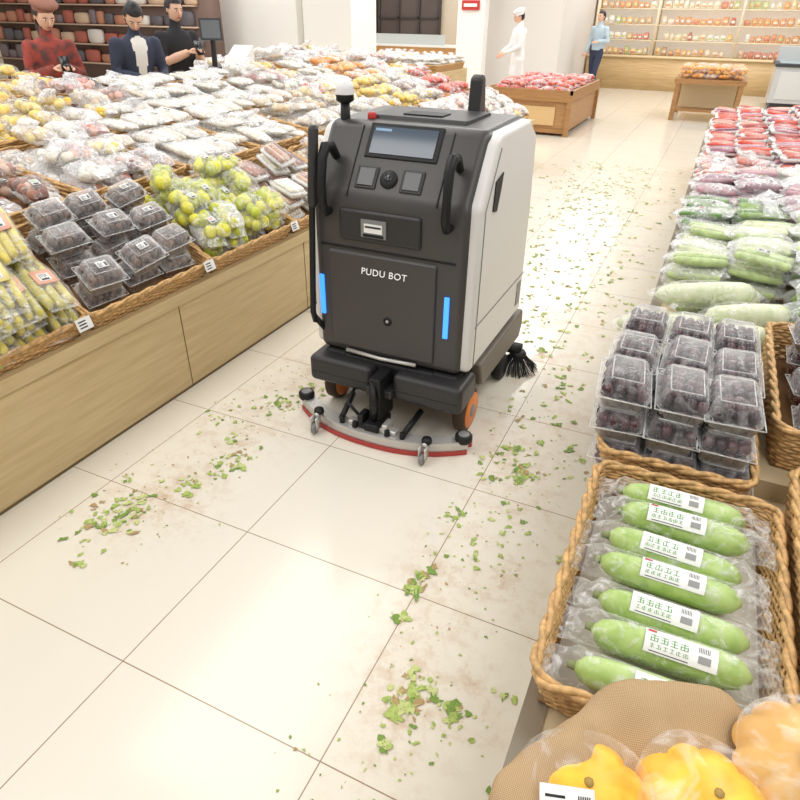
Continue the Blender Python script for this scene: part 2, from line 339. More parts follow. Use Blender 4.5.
# ------------------------------------------------------------ baskets
def tilt_obj(o,px,pz,ang,shear=0):
    if shear:
        for v in o.data.vertices: v.co.y+=(px-v.co.x)*shear
    if ang: o.matrix_world=Matrix.Translation((px,0,pz))@Matrix.Rotation(ang,4,'Y')@Matrix.Translation((-px,0,-pz))
def basket(x0,x1,y0,y1,z0,h,lod=0,flare=.02,name='wicker_basket',liner=None):
    mb=MB(); sp=[.02,.04,.07][lod]; rows=[11,7,4][lod]; rc=.04
    def rr(e):
        a0,a1,b0,b1=x0-e+flare,x1+e-flare,y0-e+flare,y1+e-flare; pts=[]
        L=[((a0+rc,b0),(a1-rc,b0),(a1-rc,b0+rc),-pi/2),((a1,b0+rc),(a1,b1-rc),(a1-rc,b1-rc),0),((a1-rc,b1),(a0+rc,b1),(a0+rc,b1-rc),pi/2),((a0,b1-rc),(a0,b0+rc),(a0+rc,b0+rc),pi)]
        for s,e2,c,a in L:
            d=math.dist(s,e2); n=max(2,int(d/sp)); 
            for i in range(n): pts.append((s[0]+(e2[0]-s[0])*i/n,s[1]+(e2[1]-s[1])*i/n))
            cc={-pi/2:(a1-rc,b0+rc),0:(a1-rc,b1-rc),pi/2:(a0+rc,b1-rc),pi:(a0+rc,b0+rc)}[a]
            for i in range(3): 
                t=a+(pi/2)*i/3; pts.append((cc[0]+rc*math.cos(t),cc[1]+rc*math.sin(t)))
        if len(pts)%2: pts.pop()
        return pts
    dz=h/rows
    for k in range(rows):
        e=flare*(k+.5)/rows; P=rr(e); n=len(P); path=[]
        for i,(x,y) in enumerate(P):
            q=P[(i+1)%n];p=P[i-1]; tx,ty=q[0]-p[0],q[1]-p[1]; l=math.hypot(tx,ty) or 1
            s=.0035 if (i+k)%2 else -.0035
            if lod==2: s*=2
            path.append((x+ty/l*s,y-tx/l*s,z0+(k+.5)*dz))
        mb.add(tube(path,dz*.52,5 if lod<2 else 4,closed=True,flat=1.0),WICK)
    P=rr(flare+.002); n=len(P)
    for ph in (0,pi):
        path=[]
        for i,(x,y) in enumerate(P):
            q=P[(i+1)%n];p=P[i-1]; tx,ty=q[0]-p[0],q[1]-p[1]; l=math.hypot(tx,ty) or 1
            t=ph+i*[.9,1.3,1.5][lod]; s=.006*math.cos(t)
            path.append((x+ty/l*s,y-tx/l*s,z0+h+.005+.006*math.sin(t)))
        mb.add(tube(path,.0075,6,closed=True),WICK)
    mb.add(box(x0+flare,x1-flare,y0+flare,y1-flare,z0+.001,z0+.012),WICKD)
    if liner: mb.add(box(x0+flare+.01,x1-flare-.01,y0+flare+.01,y1-flare-.01,z0+.012,z0+.016),liner)
    return mb.obj(name)
# ------------------------------------------------------------ produce packs
def cm(n,c,**k):
    d=dict(rough=.45,var=.18,scale=30); d.update(k); return mat(n,c,**d)
COL={
 'yam':[cm('yam_skin',(206,190,90)),cm('yam_skin_b',(184,174,78))],
 'lime':[cm('lime_skin',(208,204,60)),cm('lime_skin_b',(176,184,50))],
 'cream':[cm('cream_veg',(230,214,184)),cm('cream_veg_b',(212,186,148))],
 'brown':[cm('brown_veg',(162,112,92)),cm('brown_veg_b',(126,82,70)),cm('brown_veg_c',(206,168,142))],
 'dark':[cm('dark_fruit',(76,42,48),rough=.25),cm('dark_fruit_b',(48,30,40),rough=.25)],
 'mush':[cm('mushroom',(104,80,68)),cm('mushroom_b',(70,54,48))],
 'white':[cm('white_veg',(238,234,222)),cm('white_veg_b',(226,218,200))],
 'orange':[cm('orange_veg',(236,158,70)),cm('orange_veg_b',(242,184,100))],
 'yellow':[cm('yellow_veg',(238,200,78)),cm('yellow_veg_b',(240,216,118))],
 'red':[cm('red_veg',(204,72,54)),cm('red_veg_b',(222,104,78))],
 'green':[cm('green_veg',(96,136,62)),cm('green_veg_b',(142,172,90))],
 'purple':[cm('purple_veg',(150,94,112)),cm('purple_veg_b',(200,158,166))],
 'pink':[cm('pink_veg',(206,130,118)),cm('pink_veg_b',(228,180,162))],
 'pale':[cm('pale_green_veg',(188,206,144)),cm('pale_green_veg_b',(216,222,184))],
 'meat':[cm('meat_red',(160,64,58)),cm('meat_pink',(200,116,106))],
}
def clamshell(mb,M,rng,cols,L=.17,W=.12,H=.085,lod=0):
    secs=[(0,.80),(.004,.86),(.5,.97),(.52,1.04),(.55,1.04),(.57,.95),(.9,.84),(1.0,.76)]
    n=8 if lod else 14
    v=[];f=[]; N=0
    def ring(k):
        pts=[]
        for sx,sy,ex,ey in((-1,-1,1,-1),(1,-1,1,1),(1,1,-1,1),(-1,1,-1,-1)):
            for i in range(n):
                t=i/n; x=sx+(ex-sx)*t; y=sy+(ey-sy)*t
                c=max(0,abs(x)+abs(y)-1.75)*.4; g=1-c
                pts.append((x*g,y*g,i))
        return pts
    for zi,(z,s) in enumerate(secs):
        for (x,y,i) in ring(s):
            q=1.0
            if zi in(2,5,6) and i%4 in(2,3): q=.94
            v.append((x*L/2*s*q,y*W/2*s*q,z*H))
    N=4*n
    for a in range(len(secs)-1):
        for i in range(N):
            j=(i+1)%N; f.append((a*N+i,a*N+j,(a+1)*N+j,(a+1)*N+i))
    f.append(tuple((len(secs)-1)*N+i for i in range(N))); f.append(tuple(range(N-1,-1,-1)))
    mb.add((v,f),CLAM,M)
    RIM=film('clamshell_rim',lo=.25,hi=.6,scale=20,edge=.3,rough=.1)
    c=[(L*.31*a,W*.31*b) for a,b in((-1,-1),(1,-1),(1,1),(-1,1))]
    mb.add(tube([(x,y,H+.001) for x,y in c],.0022,4,closed=True),RIM,M)
    c=[(L*.53*a,W*.53*b) for a,b in((-1,-1),(1,-1),(1,1),(-1,1))]
    mb.add(tube([(x,y,H*.535) for x,y in c],.0022,4,closed=True),RIM,M)
    nx,ny=(5,4)
    for i in range(nx):
        for j in range(ny):
            for z in((.25,.62) if not lod else (.25,.64,)):
                mb.add(ell((-L*.34+L*.68*i/(nx-1)+rng.uniform(-.004,.004),-W*.31+W*.62*j/(ny-1)+rng.uniform(-.004,.004),H*z),(L*.1,W*.13,H*.21),7,5),rng.choice(cols),M)
def label(mb,M,x,y,z,w,h,ink=INK,rng=RND):
    mb.add(box(x-w/2,x+w/2,y-h/2,y+h/2,z,z+.0012),WHITE,M)
    for i in range(4):
        mb.add(box(x-w*.4,x+w*rng.uniform(-.05,.15),y-h*.35+i*h*.18,y-h*.28+i*h*.18,z+.0012,z+.0018),ink,M)
    for i in range(6):
        mb.add(box(x+w*.2+i*w*.04,x+w*.22+i*w*.04,y-h*.35,y+h*.3,z+.0012,z+.0018),INK,M)
WF={'lime':.2,'yellow':.2,'orange':.2,'red':.35,'mixed':.75,'cream':.65,'white':.85,'brown':.45,'pink':.8,'green':.4,'purple':.75,'pale':.5,'meat':.45}
def pack(mb,kind,M,rng,lod=0):
    fl=FILMW if rng.random()<WF.get(kind,.3) else FILM
    if kind=='yam':
        for k in range(3):
            y=(k-1)*.042+rng.uniform(-.005,.005); r=rng.uniform(.019,.025); x=rng.uniform(-.02,.02)
            mb.add(tube([(x-.18,y,.026),(x-.172,y,.026),(x-.08,y+rng.uniform(-.006,.006),.026),(x+.06,y,.026),(x+.172,y,.026),(x+.182,y,.026)],[r*.3,r*.75,r,r,r*.8,r*.3],9),rng.choice(COL['yam']),M)
        mb.add(pillow(.42,.15,.056,rng,8,10),FILM,M)
        mb.add(box(-.06,.05,-.045,.045,.056,.058),mat('pink_label',(232,176,150),.5) if rng.random()<.6 else mat('yellow_label',(232,214,140),.5),M); label(mb,M,0,0,.0582,.06,.05,rng=rng)
        return
    if kind in('clam_mush','clam_dark'):
        big=kind=='clam_mush'
        clamshell(mb,M,rng,COL['mush'] if big else COL['dark'],L=.2 if big else .17,W=.15 if big else .12,H=.09,lod=1 if lod else 0)
        if rng.random()<.35: label(mb,M,.0,0,.0925,.055,.04,rng=rng)
        return
    if kind=='whitetray':
        mb.add(prism([(-.07,.0),(-.085,.025),(.085,.025),(.07,0)],-.11,.11),FOAM,M)
        cs=rng.choice([COL['white'],COL['brown'],COL['white']])
        for k in range(5): mb.add(tube([(-.095,-.055+k*.027,.035),(-.08,-.055+k*.027,.036),(.08,-.055+k*.027,.036),(.095,-.055+k*.027,.034)],[.006,.014,.014,.006],7),rng.choice(cs),M)
        mb.add(pillow(.25,.17,.055,rng,7,10,end=.85),FILM,M); return
    spec={'lime':('balls','lime',.036,9,(.22,.17,.08)),'cream':('balls','cream',.03,11,(.22,.17,.07)),'brown':('balls','brown',.03,11,(.22,.17,.06)),
     'orange':('balls','orange',.034,9,(.22,.17,.08)),'yellow':('balls','yellow',.034,9,(.22,.17,.08)),'red':('balls','red',.034,9,(.22,.16,.08)),
     'white':('sticks','white',.018,4,(.26,.16,.06)),'green':('sticks','green',.017,5,(.28,.16,.06)),'purple':('sticks','purple',.02,4,(.28,.16,.065)),
     'pink':('sticks','pink',.02,4,(.25,.17,.06)),'pale':('sticks','pale',.02,4,(.27,.16,.065)),'mixed':('balls','cream',.03,10,(.24,.18,.08)),
     'meat':('tray','meat',.02,5,(.24,.17,.05))}
    sh,ck,r,n,(L,W,H)=spec[kind]
    cs=COL[ck]
    if kind=='mixed': cs=COL[rng.choice(['cream','brown','white','pink','yellow','white'])]
    if kind=='meat': cs=COL[rng.choice(['meat','meat','red','purple','pink'])]
    if sh=='balls':
        for k in range(n):
            mb.add(ell((rng.uniform(-.38,.38)*L,rng.uniform(-.34,.34)*W,r+rng.uniform(0,1)*(H-2*r)),(r*rng.uniform(.85,1.15),r,r*.9),8 if lod<2 else 6,6 if lod<2 else 4),rng.choice(cs),M)
    else:
        if sh=='tray': mb.add(prism([(-.07,.0),(-.085,.028),(.085,.028),(.07,0)],-.12,.12),FOAM,M)
        for k in range(n):
            y=-W*.36+W*.72*k/(n-1); z=H*.46+rng.uniform(-.004,.008); d=rng.uniform(-.01,.01)
            if sh=='tray': z=.034
            mb.add(tube([(-L*.42,y,z),(-L*.38,y,z),(0,y+d,z),(L*.38,y,z),(L*.42,y,z)],[r*.3,r*.85,r,r*.85,r*.3],7 if lod<2 else 5),rng.choice(cs),M)
    mb.add(pillow(L*1.1,W,H,rng,8 if lod<2 else 6,10 if lod<2 else 7,end=rng.uniform(.5,.85),jit=.2),fl,M)
    if kind in('mixed','white','cream','pink','purple','green') and rng.random()<.4:
        mb.add(pillow(L*.55,W*.5,H*.6,rng,7,8,end=1.5,jit=.6),FILMW,M@TM(rng.uniform(-.05,.05),rng.uniform(-.03,.03),H*.8,rng.uniform(0,3),0,-.5))
    if rng.random()<.4: label(mb,M,rng.uniform(-.03,.03),0,H+.001,.055,.04,ink=rng.choice([INK,GREENINK,REDINK]),rng=rng)
NAMES={'yam':'bagged_yams','clam_mush':'clamshell_mushrooms','clam_dark':'clamshell_plums','lime':'bagged_limes','whitetray':'wrapped_white_radish_trays','cream':'bagged_potatoes','brown':'bagged_dried_mushrooms','orange':'bagged_oranges','yellow':'bagged_lemons','red':'bagged_tomatoes','white':'bagged_white_radishes','green':'bagged_cucumbers','purple':'bagged_eggplants','pink':'bagged_sweet_potatoes','pale':'bagged_gourds','mixed':'bagged_root_vegetables','meat':'wrapped_meat_trays'}
def fill(kind,x0,x1,y0,y1,z0,seed,lod=1,dx=.2,dy=.165,layers=2,lift=.06,along='x',slope=.08,name=None,tilt=.0,rot=.25):
    rng=random.Random(seed); mb=MB()
    nx=max(1,int((x1-x0)/dx)); ny=max(1,int((y1-y0)/dy))
    for l in range(layers):
        for i in range(nx):
            for j in range(ny):
                if l and rng.random()<.1: continue
                fx=(i+.5)/nx; fy=(j+.5)/ny
                x=x0+(x1-x0)*fx; y=y0+(y1-y0)*fy
                if l: x+=rng.uniform(-.03,.03); y+=rng.uniform(-.03,.03)
                back=(1-fx) if slope>0 else fx
                z=z0+l*lift+abs(slope)*back*(l/max(1,layers-1) if layers>1 else 1)+rng.uniform(0,.012)
                rz=(0 if along=='x' else pi/2)+rng.uniform(-rot,rot)
                pack(mb,kind,TM(x,y,z,rz,rng.uniform(-.12,.12),rng.uniform(-.12,.12)+tilt),rng,lod)
    return mb.obj(name or NAMES[kind])
def group(kind,parts,nm=None):
    e=empty(nm or ('basket_of_'+NAMES[kind]))
    for p in parts: p.parent=e
WOODC=wood('counter_maple',(196,172,126),(212,190,146),axis=1); WOODD=wood('wood_brown',(150,108,66),(176,132,84),axis=0)
SEAM=mat('seam_dark',(110,92,62),.7)
ROWS=[(-2.86,-2.12,.50,.27),(-3.70,-2.86,.74,.15),(-4.50,-3.70,.89,.15),(-5.25,-4.50,1.02,.05)]
def left_counter():
    mb=MB()
    for r,(a,b,h,t) in enumerate(ROWS):
        zb=h+(b-a)*math.tan(t)
        for ys in ([(-1.5,8.6)] if r<3 else [(-1.5,3.85),(6.75,8.36)]):
            mb.add(prismY([(a,0),(b-.0005,0),(b-.0005,h),(a,zb)],*ys),WOODC)
    mb.add(box(-2.12,-2.098,-1.5,8.6,.455,.512),WOODC)
    for k in range(-2,6):
        y=2.07+k*1.1
        mb.add(box(-2.121,-2.1185,y-.002,y+.002,.0,.455),SEAM)
    mb.add(box(-2.121,-2.1185,-1.5,8.6,.0,.012),SEAM)
    mb.obj('stepped_display_counter',smooth=False)
left_counter()
row_k=[['yam','yam','clam_mush','lime','whitetray','cream','white','white','mixed','mixed','mixed'],
       ['brown','brown','brown','mixed','white','white','cream','mixed','yellow','mixed','red'],
       ['yellow','yellow','orange','yellow','mixed','white','white','mixed','white','orange','mixed'],
       ['orange','yellow','yellow','orange','yellow','x','x','x','x','mixed','mixed']]
for r,(a,b,h,t) in enumerate(ROWS):
    sh=.32 if r==0 else 0
    for k,kind in enumerate(row_k[r]):
        y0=.06+.755*k; y1=y0+.74
        if kind=='x': continue
        if r==3 and k==4: y1=3.8
        near=r==0 and k<5
        D=(b-a)/math.cos(t); A=b-D
        o1=basket(A+.03,b-.01,y0,y1,h+.001,.085,lod=1 if near else 2); tilt_obj(o1,b,h,t,sh)
        d=dict(dx=.2,dy=.165,lift=.055,layers=2)
        if kind=='yam': d=dict(dx=.31,dy=.12,lift=.05,along='x',layers=4,rot=.1)
        if kind=='clam_mush': d=dict(dx=.165,dy=.21,lift=.092,along='y',rot=.08,layers=2)
        if kind=='whitetray': d=dict(dx=.25,dy=.18,lift=.055,rot=.1,layers=3)
        if r==0 and kind=='lime': d['layers']=3
        if r==0: d['slope']=.03 if kind=='clam_mush' else .06
        o2=fill(kind,A+.06,b-.05,y0+.04,y1-.04,h+.02,100*r+k,lod=1 if r<2 and k<6 else 2,**d); tilt_obj(o2,b,h,t,sh)
        parts=[o1,o2]
        if r==0 and k<6:
            mb=MB(); mb.add(box(-.001,.001,-.035,.035,-.025,.025),WHITE); 
            for q in range(3): mb.add(box(.001,.0016,-.025,.01,-.015+q*.012,-.010+q*.012),INK)
            o=mb.obj('price_tag',smooth=False); o.location=(b+.04,y1-.03,h+.085); o.rotation_euler=(0,-.3,0); parts.append(o)
        group(kind,parts)
# ------------------------------------------------------------ right counter
def right_counter():
    mb=MB(); m=mat('right_counter_laminate',(206,188,152),.5)
    mb.add(box(-.03,1.75,.1,9.2,0,.5),m); mb.add(box(-.075,-.03,.1,9.2,.44,.505),mat('counter_edge_metal',(150,140,122),.35,metal=.5))
    mb.add(box(.33,1.75,1.66,9.2,.5,.56),m); mb.add(box(.95,1.75,1.66,9.2,.56,.66),m)
    mb.obj('produce_island',smooth=False)
right_counter()
ZG=mat('zucchini_skin',(160,190,98),.35,col2=(184,208,126),scale=35); ZT=mat('zucchini_tip',(120,130,70),.6)
def zucchini_basket():
    o1=basket(-.07,.37,.76,1.49,.506,.09,lod=0,liner=mat('basket_liner',(206,200,186),.6))
    mb=MB(); rng=random.Random(5)
    ZF=film('zucchini_film',lo=.02,hi=.42,edge=.3,scale=24)
    for k in range(7):
        y=1.405-k*.096; x=.148+rng.uniform(-.012,.012); z=.588+ (.012 if k%2 else 0); rz=rng.uniform(-.06,.03)
        M=TM(x,y,z,rz)
        L=.295; r=.035+rng.uniform(-.001,.002); P=[];Rr=[]
        for i in range(17):
            s=i/16; P.append((-L/2+L*s,.004*math.sin(s*pi+k),0)); Rr.append(r*(max(.03,1-abs(2*s-1)**6))**.5*(.93+.07*s))
        mb.add(tube(P,Rr,20),ZG,M); mb.add(tube([(-L/2-.012,0,0),(-L/2+.006,0,0)],[.008,.010],10),ZT,M)
        v=[];f=[];n=16;NU=22
        for i in range(NU):
            s=-1+2*i/(NU-1); X=s*.205
            if abs(X)<L/2: w=r+.0025; h=r+.0025
            else:
                q=(abs(X)-L/2)/(.205-L/2); w=r*(1-.35*q+ .5*q*q)+.004; h=(r+.0025)*max(0,1-q)**.7+.001
            for j in range(n):
                t=2*pi*j/n; jj=.0008 if abs(X)<L/2-.01 else .005
                v.append((X+rng.uniform(-1,1)*jj,w*math.cos(t)+rng.uniform(-1,1)*jj,h*math.sin(t)+rng.uniform(-1,1)*jj-(0 if abs(X)<L/2 else .010)))
        for i in range(NU-1):
            for j in range(n):
                l=(j+1)%n; f.append((i*n+j,i*n+l,(i+1)*n+l,(i+1)*n+j))
        mb.add((v,f),ZF,M)
        def patch(x0,x1,t0,t1,rr,m,n=8):
            v=[];f=[]
            for i in range(n+1):
                t=t0+(t1-t0)*i/n
                v+=[(x0,rr*math.cos(t),rr*math.sin(t)),(x1,rr*math.cos(t),rr*math.sin(t))]
            for i in range(n): f.append((2*i,2*i+1,2*i+3,2*i+2))
            mb.add((v,f),m,M)
        lx=rng.uniform(-.03,.02)
        patch(lx-.06,lx+.07,1.3,2.55,r+.0042,WHITE)
        for row,(tb,hh,m_) in enumerate(((1.62,.36,GREENINK),(2.08,.2,GREENINK))):
            for g in range(4 if row==0 else 6):
                st=.018 if row==0 else .012
                gx=lx-.050+g*st; gw=.014 if row==0 else .009; lw=.0016 if row==0 else .001
                patch(gx,gx+gw,tb+hh*.12,tb+hh*.20,r+.0048,m_,1); patch(gx+gw*.5-lw/2,gx+gw*.5+lw/2,tb,tb+hh,r+.0049,m_,2)
                patch(gx,gx+gw,tb+hh*.9,tb+hh*.98,r+.0048,m_,1)
                if rng.random()<.7: patch(gx+.001,gx+gw-.001,tb+hh*.5,tb+hh*.57,r+.0049,m_,1)
                if rng.random()<.5: patch(gx,gx+lw,tb+hh*.4,tb+hh,r+.0049,m_,1)
                if rng.random()<.6: patch(gx+gw-lw,gx+gw,tb+hh*.4,tb+hh,r+.0049,m_,1)
        for g in range(7):
            patch(lx+.036+g*.003,lx+.0372+g*.003,1.5,1.8,r+.0048,INK,2)
        patch(lx+.036,lx+.058,1.95,2.3,r+.0048,mat('label_grey',(150,150,150),.6),2)
        patch(lx-.05,lx+.02,2.42,2.46,r+.0048,INK,1)
        if k in(1,3,5): patch(lx-.056,lx-.040,1.38,1.5,r+.0052,REDINK,2)
    for k in range(6):
        y=1.35-k*.1
        mb.add(cap_tube((.02,y,.552),(.28,y,.552),.028,12),ZG)
    o2=mb.obj('wrapped_zucchini'); group(None,[o1,o2],'basket_of_wrapped_zucchini')
zucchini_basket()
def plums():
    o1=basket(-.085,.315,1.54,2.20,.506,.10,lod=0)
    mb=MB(); rng=random.Random(9)
    for l in range(3):
        for i in range(3):
            for j in range(3):
                x=-.035+.142*i+ (-.02 if l else 0)+(rng.uniform(-.012,.012) if l==2 else 0); y=1.66+.215*j + l*.012+(rng.uniform(-.02,.02) if l==2 else 0)
                M=TM(x,y,.53+l*.087,pi/2+rng.uniform(-.1,.1),rng.uniform(-.06,.06),-.03+rng.uniform(-.06,.06))
                clamshell(mb,M,rng,COL['dark'],L=.21,W=.138,H=.092,lod=0 if l==2 else 1)
    o2=mb.obj('clamshell_plums'); group('clam_dark',[o1,o2])
plums()
o1=basket(.40,.86,.80,1.63,.506,.13,lod=0)
o2=fill('pale',.45,.83,.86,1.6,.54,31,lod=0,dx=.2,dy=.15,layers=3,lift=.05,slope=-.02); group('pale',[o1,o2])
o1=basket(.35,.9,1.72,2.48,.565,.13,lod=0)
o2=fill('clam_dark',.40,.87,1.78,2.44,.60,32,lod=0,dx=.13,dy=.2,layers=2,lift=.088,along='y',slope=-.02,rot=.08); group('clam_dark',[o1,o2])
def gourds():
    mb=MB(); rng=random.Random(12); m=mat('pale_gourd',(206,216,172),.4,col2=(226,230,200),scale=18)
    for (x,y,rz,z,L) in((.13,2.72,.45,.68,.42),(.0,2.56,.3,.58,.36),(.2,2.9,.6,.60,.40),(.22,2.5,.35,.60,.36),(.3,2.66,.4,.64,.34)):
        M=TM(x,y,z,rz); P=[];Rr=[]
        for i in range(14):
            s=i/13; P.append((-L/2+L*s,.02*math.sin(s*pi),0)); Rr.append(.045*(min(1,(1-abs(2*s-1)**4)**.5+.15))*(.8+.35*s))
        mb.add(tube(P,Rr,18),m,M); mb.add(pillow(L*1.12,.11,.11,rng,8,12,end=.6,jit=.06),FILM,M@Matrix.Translation((0,0,-.055)))
    mb.obj('wrapped_gourds')
gourds()
cols=[(-.05,.46),(.46,.98),(1.0,1.7)]; hz=[.508,.568,.668]
kk=[['pale','green','purple','pink','meat','meat','meat','meat','meat'],['green','pale','purple','white','meat','meat','meat','meat','meat'],['green','pale','green','purple','meat','meat','meat','meat','meat']]
for c,(a,b) in enumerate(cols):
    for k,kind in enumerate(kk[c]):
        y0=3.0+.68*k if c==0 else 2.52+.72*k
        if y0+.66>9.2: continue
        fill(kind,a+.02,b,y0,y0+.66,hz[c],500+c*20+k,lod=1 if k<4 else 2,dx=.22 if c<2 else .26,dy=.155,layers=4,lift=.05,slope=-.08,rot=.28)
fill('green',.0,.33,2.24,3.0,.508,77,lod=0,dx=.2,dy=.17,layers=1,slope=-.01)
fill('green',1.0,1.7,.9,2.5,.668,78,lod=1,dx=.26,dy=.16,layers=2,slope=-.02)
# burlap + pumpkins
def burlap():
    m=bpy.data.materials.new('burlap'); m.use_nodes=True; nt=m.node_tree; b=nt.nodes['Principled BSDF']; b.inputs['Roughness'].default_value=.9; b.inputs['Specular IOR Level'].default_value=.2
    tc=nt.nodes.new('ShaderNodeTexCoord'); w1=nt.nodes.new('ShaderNodeTexWave'); w1.inputs['Scale'].default_value=120; w2=nt.nodes.new('ShaderNodeTexWave'); w2.bands_direction='Y'; w2.inputs['Scale'].default_value=120
    nt.links.new(tc.outputs['Object'],w1.inputs[0]); nt.links.new(tc.outputs['Object'],w2.inputs[0])
    mu=nt.nodes.new('ShaderNodeMath'); mu.operation='MULTIPLY'; nt.links.new(w1.outputs['Fac'],mu.inputs[0]); nt.links.new(w2.outputs['Fac'],mu.inputs[1])
    r=nt.nodes.new('ShaderNodeValToRGB'); r.color_ramp.elements[0].color=lin((172,142,106)); r.color_ramp.elements[1].color=lin((218,192,154)); nt.links.new(mu.outputs[0],r.inputs[0]); nt.links.new(r.outputs[0],b.inputs['Base Color'])
    bp=nt.nodes.new('ShaderNodeBump'); bp.inputs['Strength'].default_value=.4; bp.inputs['Distance'].default_value=.002; nt.links.new(mu.outputs[0],bp.inputs['Height']); nt.links.new(bp.outputs[0],b.inputs['Normal'])
    prof=[(.30,.508),(.32,.55),(.36,.61),(.395,.65),(.41,.675),(.402,.702),(.38,.716),(.35,.712),(.325,.695),(.30,.69),(.275,.672),(.25,.65),(.2,.632),(.1,.62),(.001,.62)]
    def w(a,z):
        fold=max(0,(z-.60))/.1
        return 1+ .035*math.sin(3*a+1)+fold*(.030*math.sin(7*a+z*26)+.018*math.sin(13*a-z*50)+.010*math.sin(29*a+z*70))
    mb=MB(); v,f=lathe(prof,160,(.33,.40,0),w)
    v=[(x,y,z+(.014*math.sin(9*math.atan2(y-.4,x-.33)+z*30)+.010*math.sin(17*math.atan2(y-.4,x-.33)+2) if z>.64 else 0)) for x,y,z in v]
    mb.add((v,f),m); o=mb.obj('burlap_sack'); s=o.modifiers.new('s','SUBSURF'); s.levels=1; s.render_levels=1
burlap()
PK=mat('pumpkin_skin',(246,206,62),.35,col2=(240,176,40),scale=22); PF=mat('pumpkin_flesh',(250,200,60),.35,col2=(244,182,40),scale=40)
PFILM=film('pumpkin_film',lo=.0,hi=.3,edge=.2,scale=16)
def pumpkin(x,y,z,r,rz,rx,skin=PK,lab=None):
    mb=MB(); rng=random.Random(int(x*1000)); M=TM(x,y,z,rz,rx)
    v=[];f=[];n=72;K=12
    for j in range(K+1):
        t=-pi/2+(pi/2)*j/K
        for i in range(n):
            a=2*pi*i/n; q=1+.11*abs(math.sin(4.5*a))**.6*max(0,math.cos(t))**.5-.05
            v.append((r*1.15*math.cos(t)*math.cos(a)*q,r*math.cos(t)*math.sin(a)*q,r*.75*math.sin(t)))
    for j in range(K):
        for i in range(n):
            l=(i+1)%n; f.append((j*n+i,j*n+l,(j+1)*n+l,(j+1)*n+i))
    Mf=M@Matrix.Rotation(pi,4,'X')
    mb.add((v,f),skin,Mf)
    mb.add(lathe([(0.001,.012),(.35,.010),(.55,.0),(1.0,0)],n),PF,Mf@Matrix.Diagonal((r*1.10,r*.95,1,1)))
    mb.add(tube([(0,0,-r*.72),(0,.004,-r*.80)],[.008,.005],8),mat('pumpkin_stem',(170,140,70),.7),Mf)
    mb.add(ell((0,0,r*.36),(r*1.22,r*1.06,r*.46),26,12,p=.85),PFILM,M)
    if lab: 
        label(mb,M@Matrix.Translation(lab[:3])@Matrix.Rotation(lab[3],4,'X'),0,0,0,.075,.05)
    mb.obj('wrapped_pumpkin_half')
pumpkin(.055,.55,.66,.082,.3,.1,lab=(-.035,-.04,.070,.35))
pumpkin(.225,.605,.665,.088,-.3,.05)
pumpkin(.34,.715,.705,.085,.5,.25,skin=mat('pumpkin_tan',(214,160,84),.4,col2=(230,186,112),scale=12),lab=(0,-.02,.078,.2))
# ------------------------------------------------------------ vegetable scraps
def scraps():
    rng=random.Random(21); mb=MB()
    gm=[mat('scrap_green_a',(146,170,76),.6,col2=(178,196,110),scale=60),mat('scrap_green_b',(118,150,62),.6),mat('scrap_pale',(196,204,136),.6),mat('scrap_brown',(176,150,104),.8)]
    def bit(x,y,s):
        n=rng.randint(7,11); v=[(x,y,.003+s*.1)];f=[]; el=rng.uniform(1,1.8); ph=rng.uniform(0,pi)
        for i in range(n):
            a=2*pi*i/n+rng.uniform(-.2,.2); r=s*rng.uniform(.35,1.15); px,py=r*math.cos(a)*el,r*math.sin(a)
            v.append((x+px*math.cos(ph)-py*math.sin(ph),y+px*math.sin(ph)+py*math.cos(ph),.0015+rng.uniform(0,.35)*s))
        for i in range(n): f.append((0,1+i,1+(i+1)%n))
        mb.add((v,f),rng.choices(gm,[5,3,4,1.5])[0])
    cl=[(-1.727,1.148,.11,70,.013),(-1.70,1.25,.07,28,.012),(-1.66,.93,.02,6,.015),(-1.505,1.65,.065,26,.012),(-1.607,1.436,.06,22,.012),(-1.55,1.56,.06,14,.012),(-1.617,2.11,.09,34,.012),(-1.56,2.3,.08,26,.012),(-1.75,1.9,.13,22,.009),(-1.63,1.75,.03,9,.012),(-1.85,1.35,.05,8,.009),
        (-.543,1.34,.025,15,.015),(-.55,1.42,.025,12,.015),(-.54,1.22,.02,8,.012),(-.406,.954,.04,30,.015),(-.40,1.03,.05,20,.012),(-.274,1.0,.03,14,.013),(-.405,.824,.014,5,.014),(-.36,.98,.11,32,.008),(-.40,2.135,.03,14,.017),(-.39,2.05,.02,10,.016),(-.5,2.25,.06,18,.013),(-.55,1.75,.06,14,.011),(-.42,1.6,.13,26,.009),(-.38,1.85,.12,20,.010),(-.1,.83,.02,7,.013),(-.14,.62,.02,6,.013),(-.16,1.1,.03,7,.010),(-.12,1.7,.03,8,.011)]
    for cx,cy,sd,n,s in cl:
        for i in range(n): bit(cx+rng.gauss(0,sd*.6),cy+rng.gauss(0,sd*.6),s*rng.uniform(.45,1.25))
    for i in range(760):
        y=2.0+7.0*rng.random()**.95; x=rng.gauss(-.39-.075*y,.18+.035*y)
        if x>-.1 or x<-1.9: continue
        if x<-.60 and y<3.2: continue
        for q in range(rng.choice([1,1,2,3])): bit(x+rng.gauss(0,.02),y+rng.gauss(0,.02),rng.uniform(.006,.018))
    for i in range(200):
        bit(rng.gauss(-1.66,.14),rng.uniform(1.0,2.5),rng.uniform(.002,.006)); bit(rng.gauss(-.42,.13),rng.uniform(.6,2.8),rng.uniform(.002,.006))
    mb.obj('vegetable_scraps',smooth=False)
scraps()
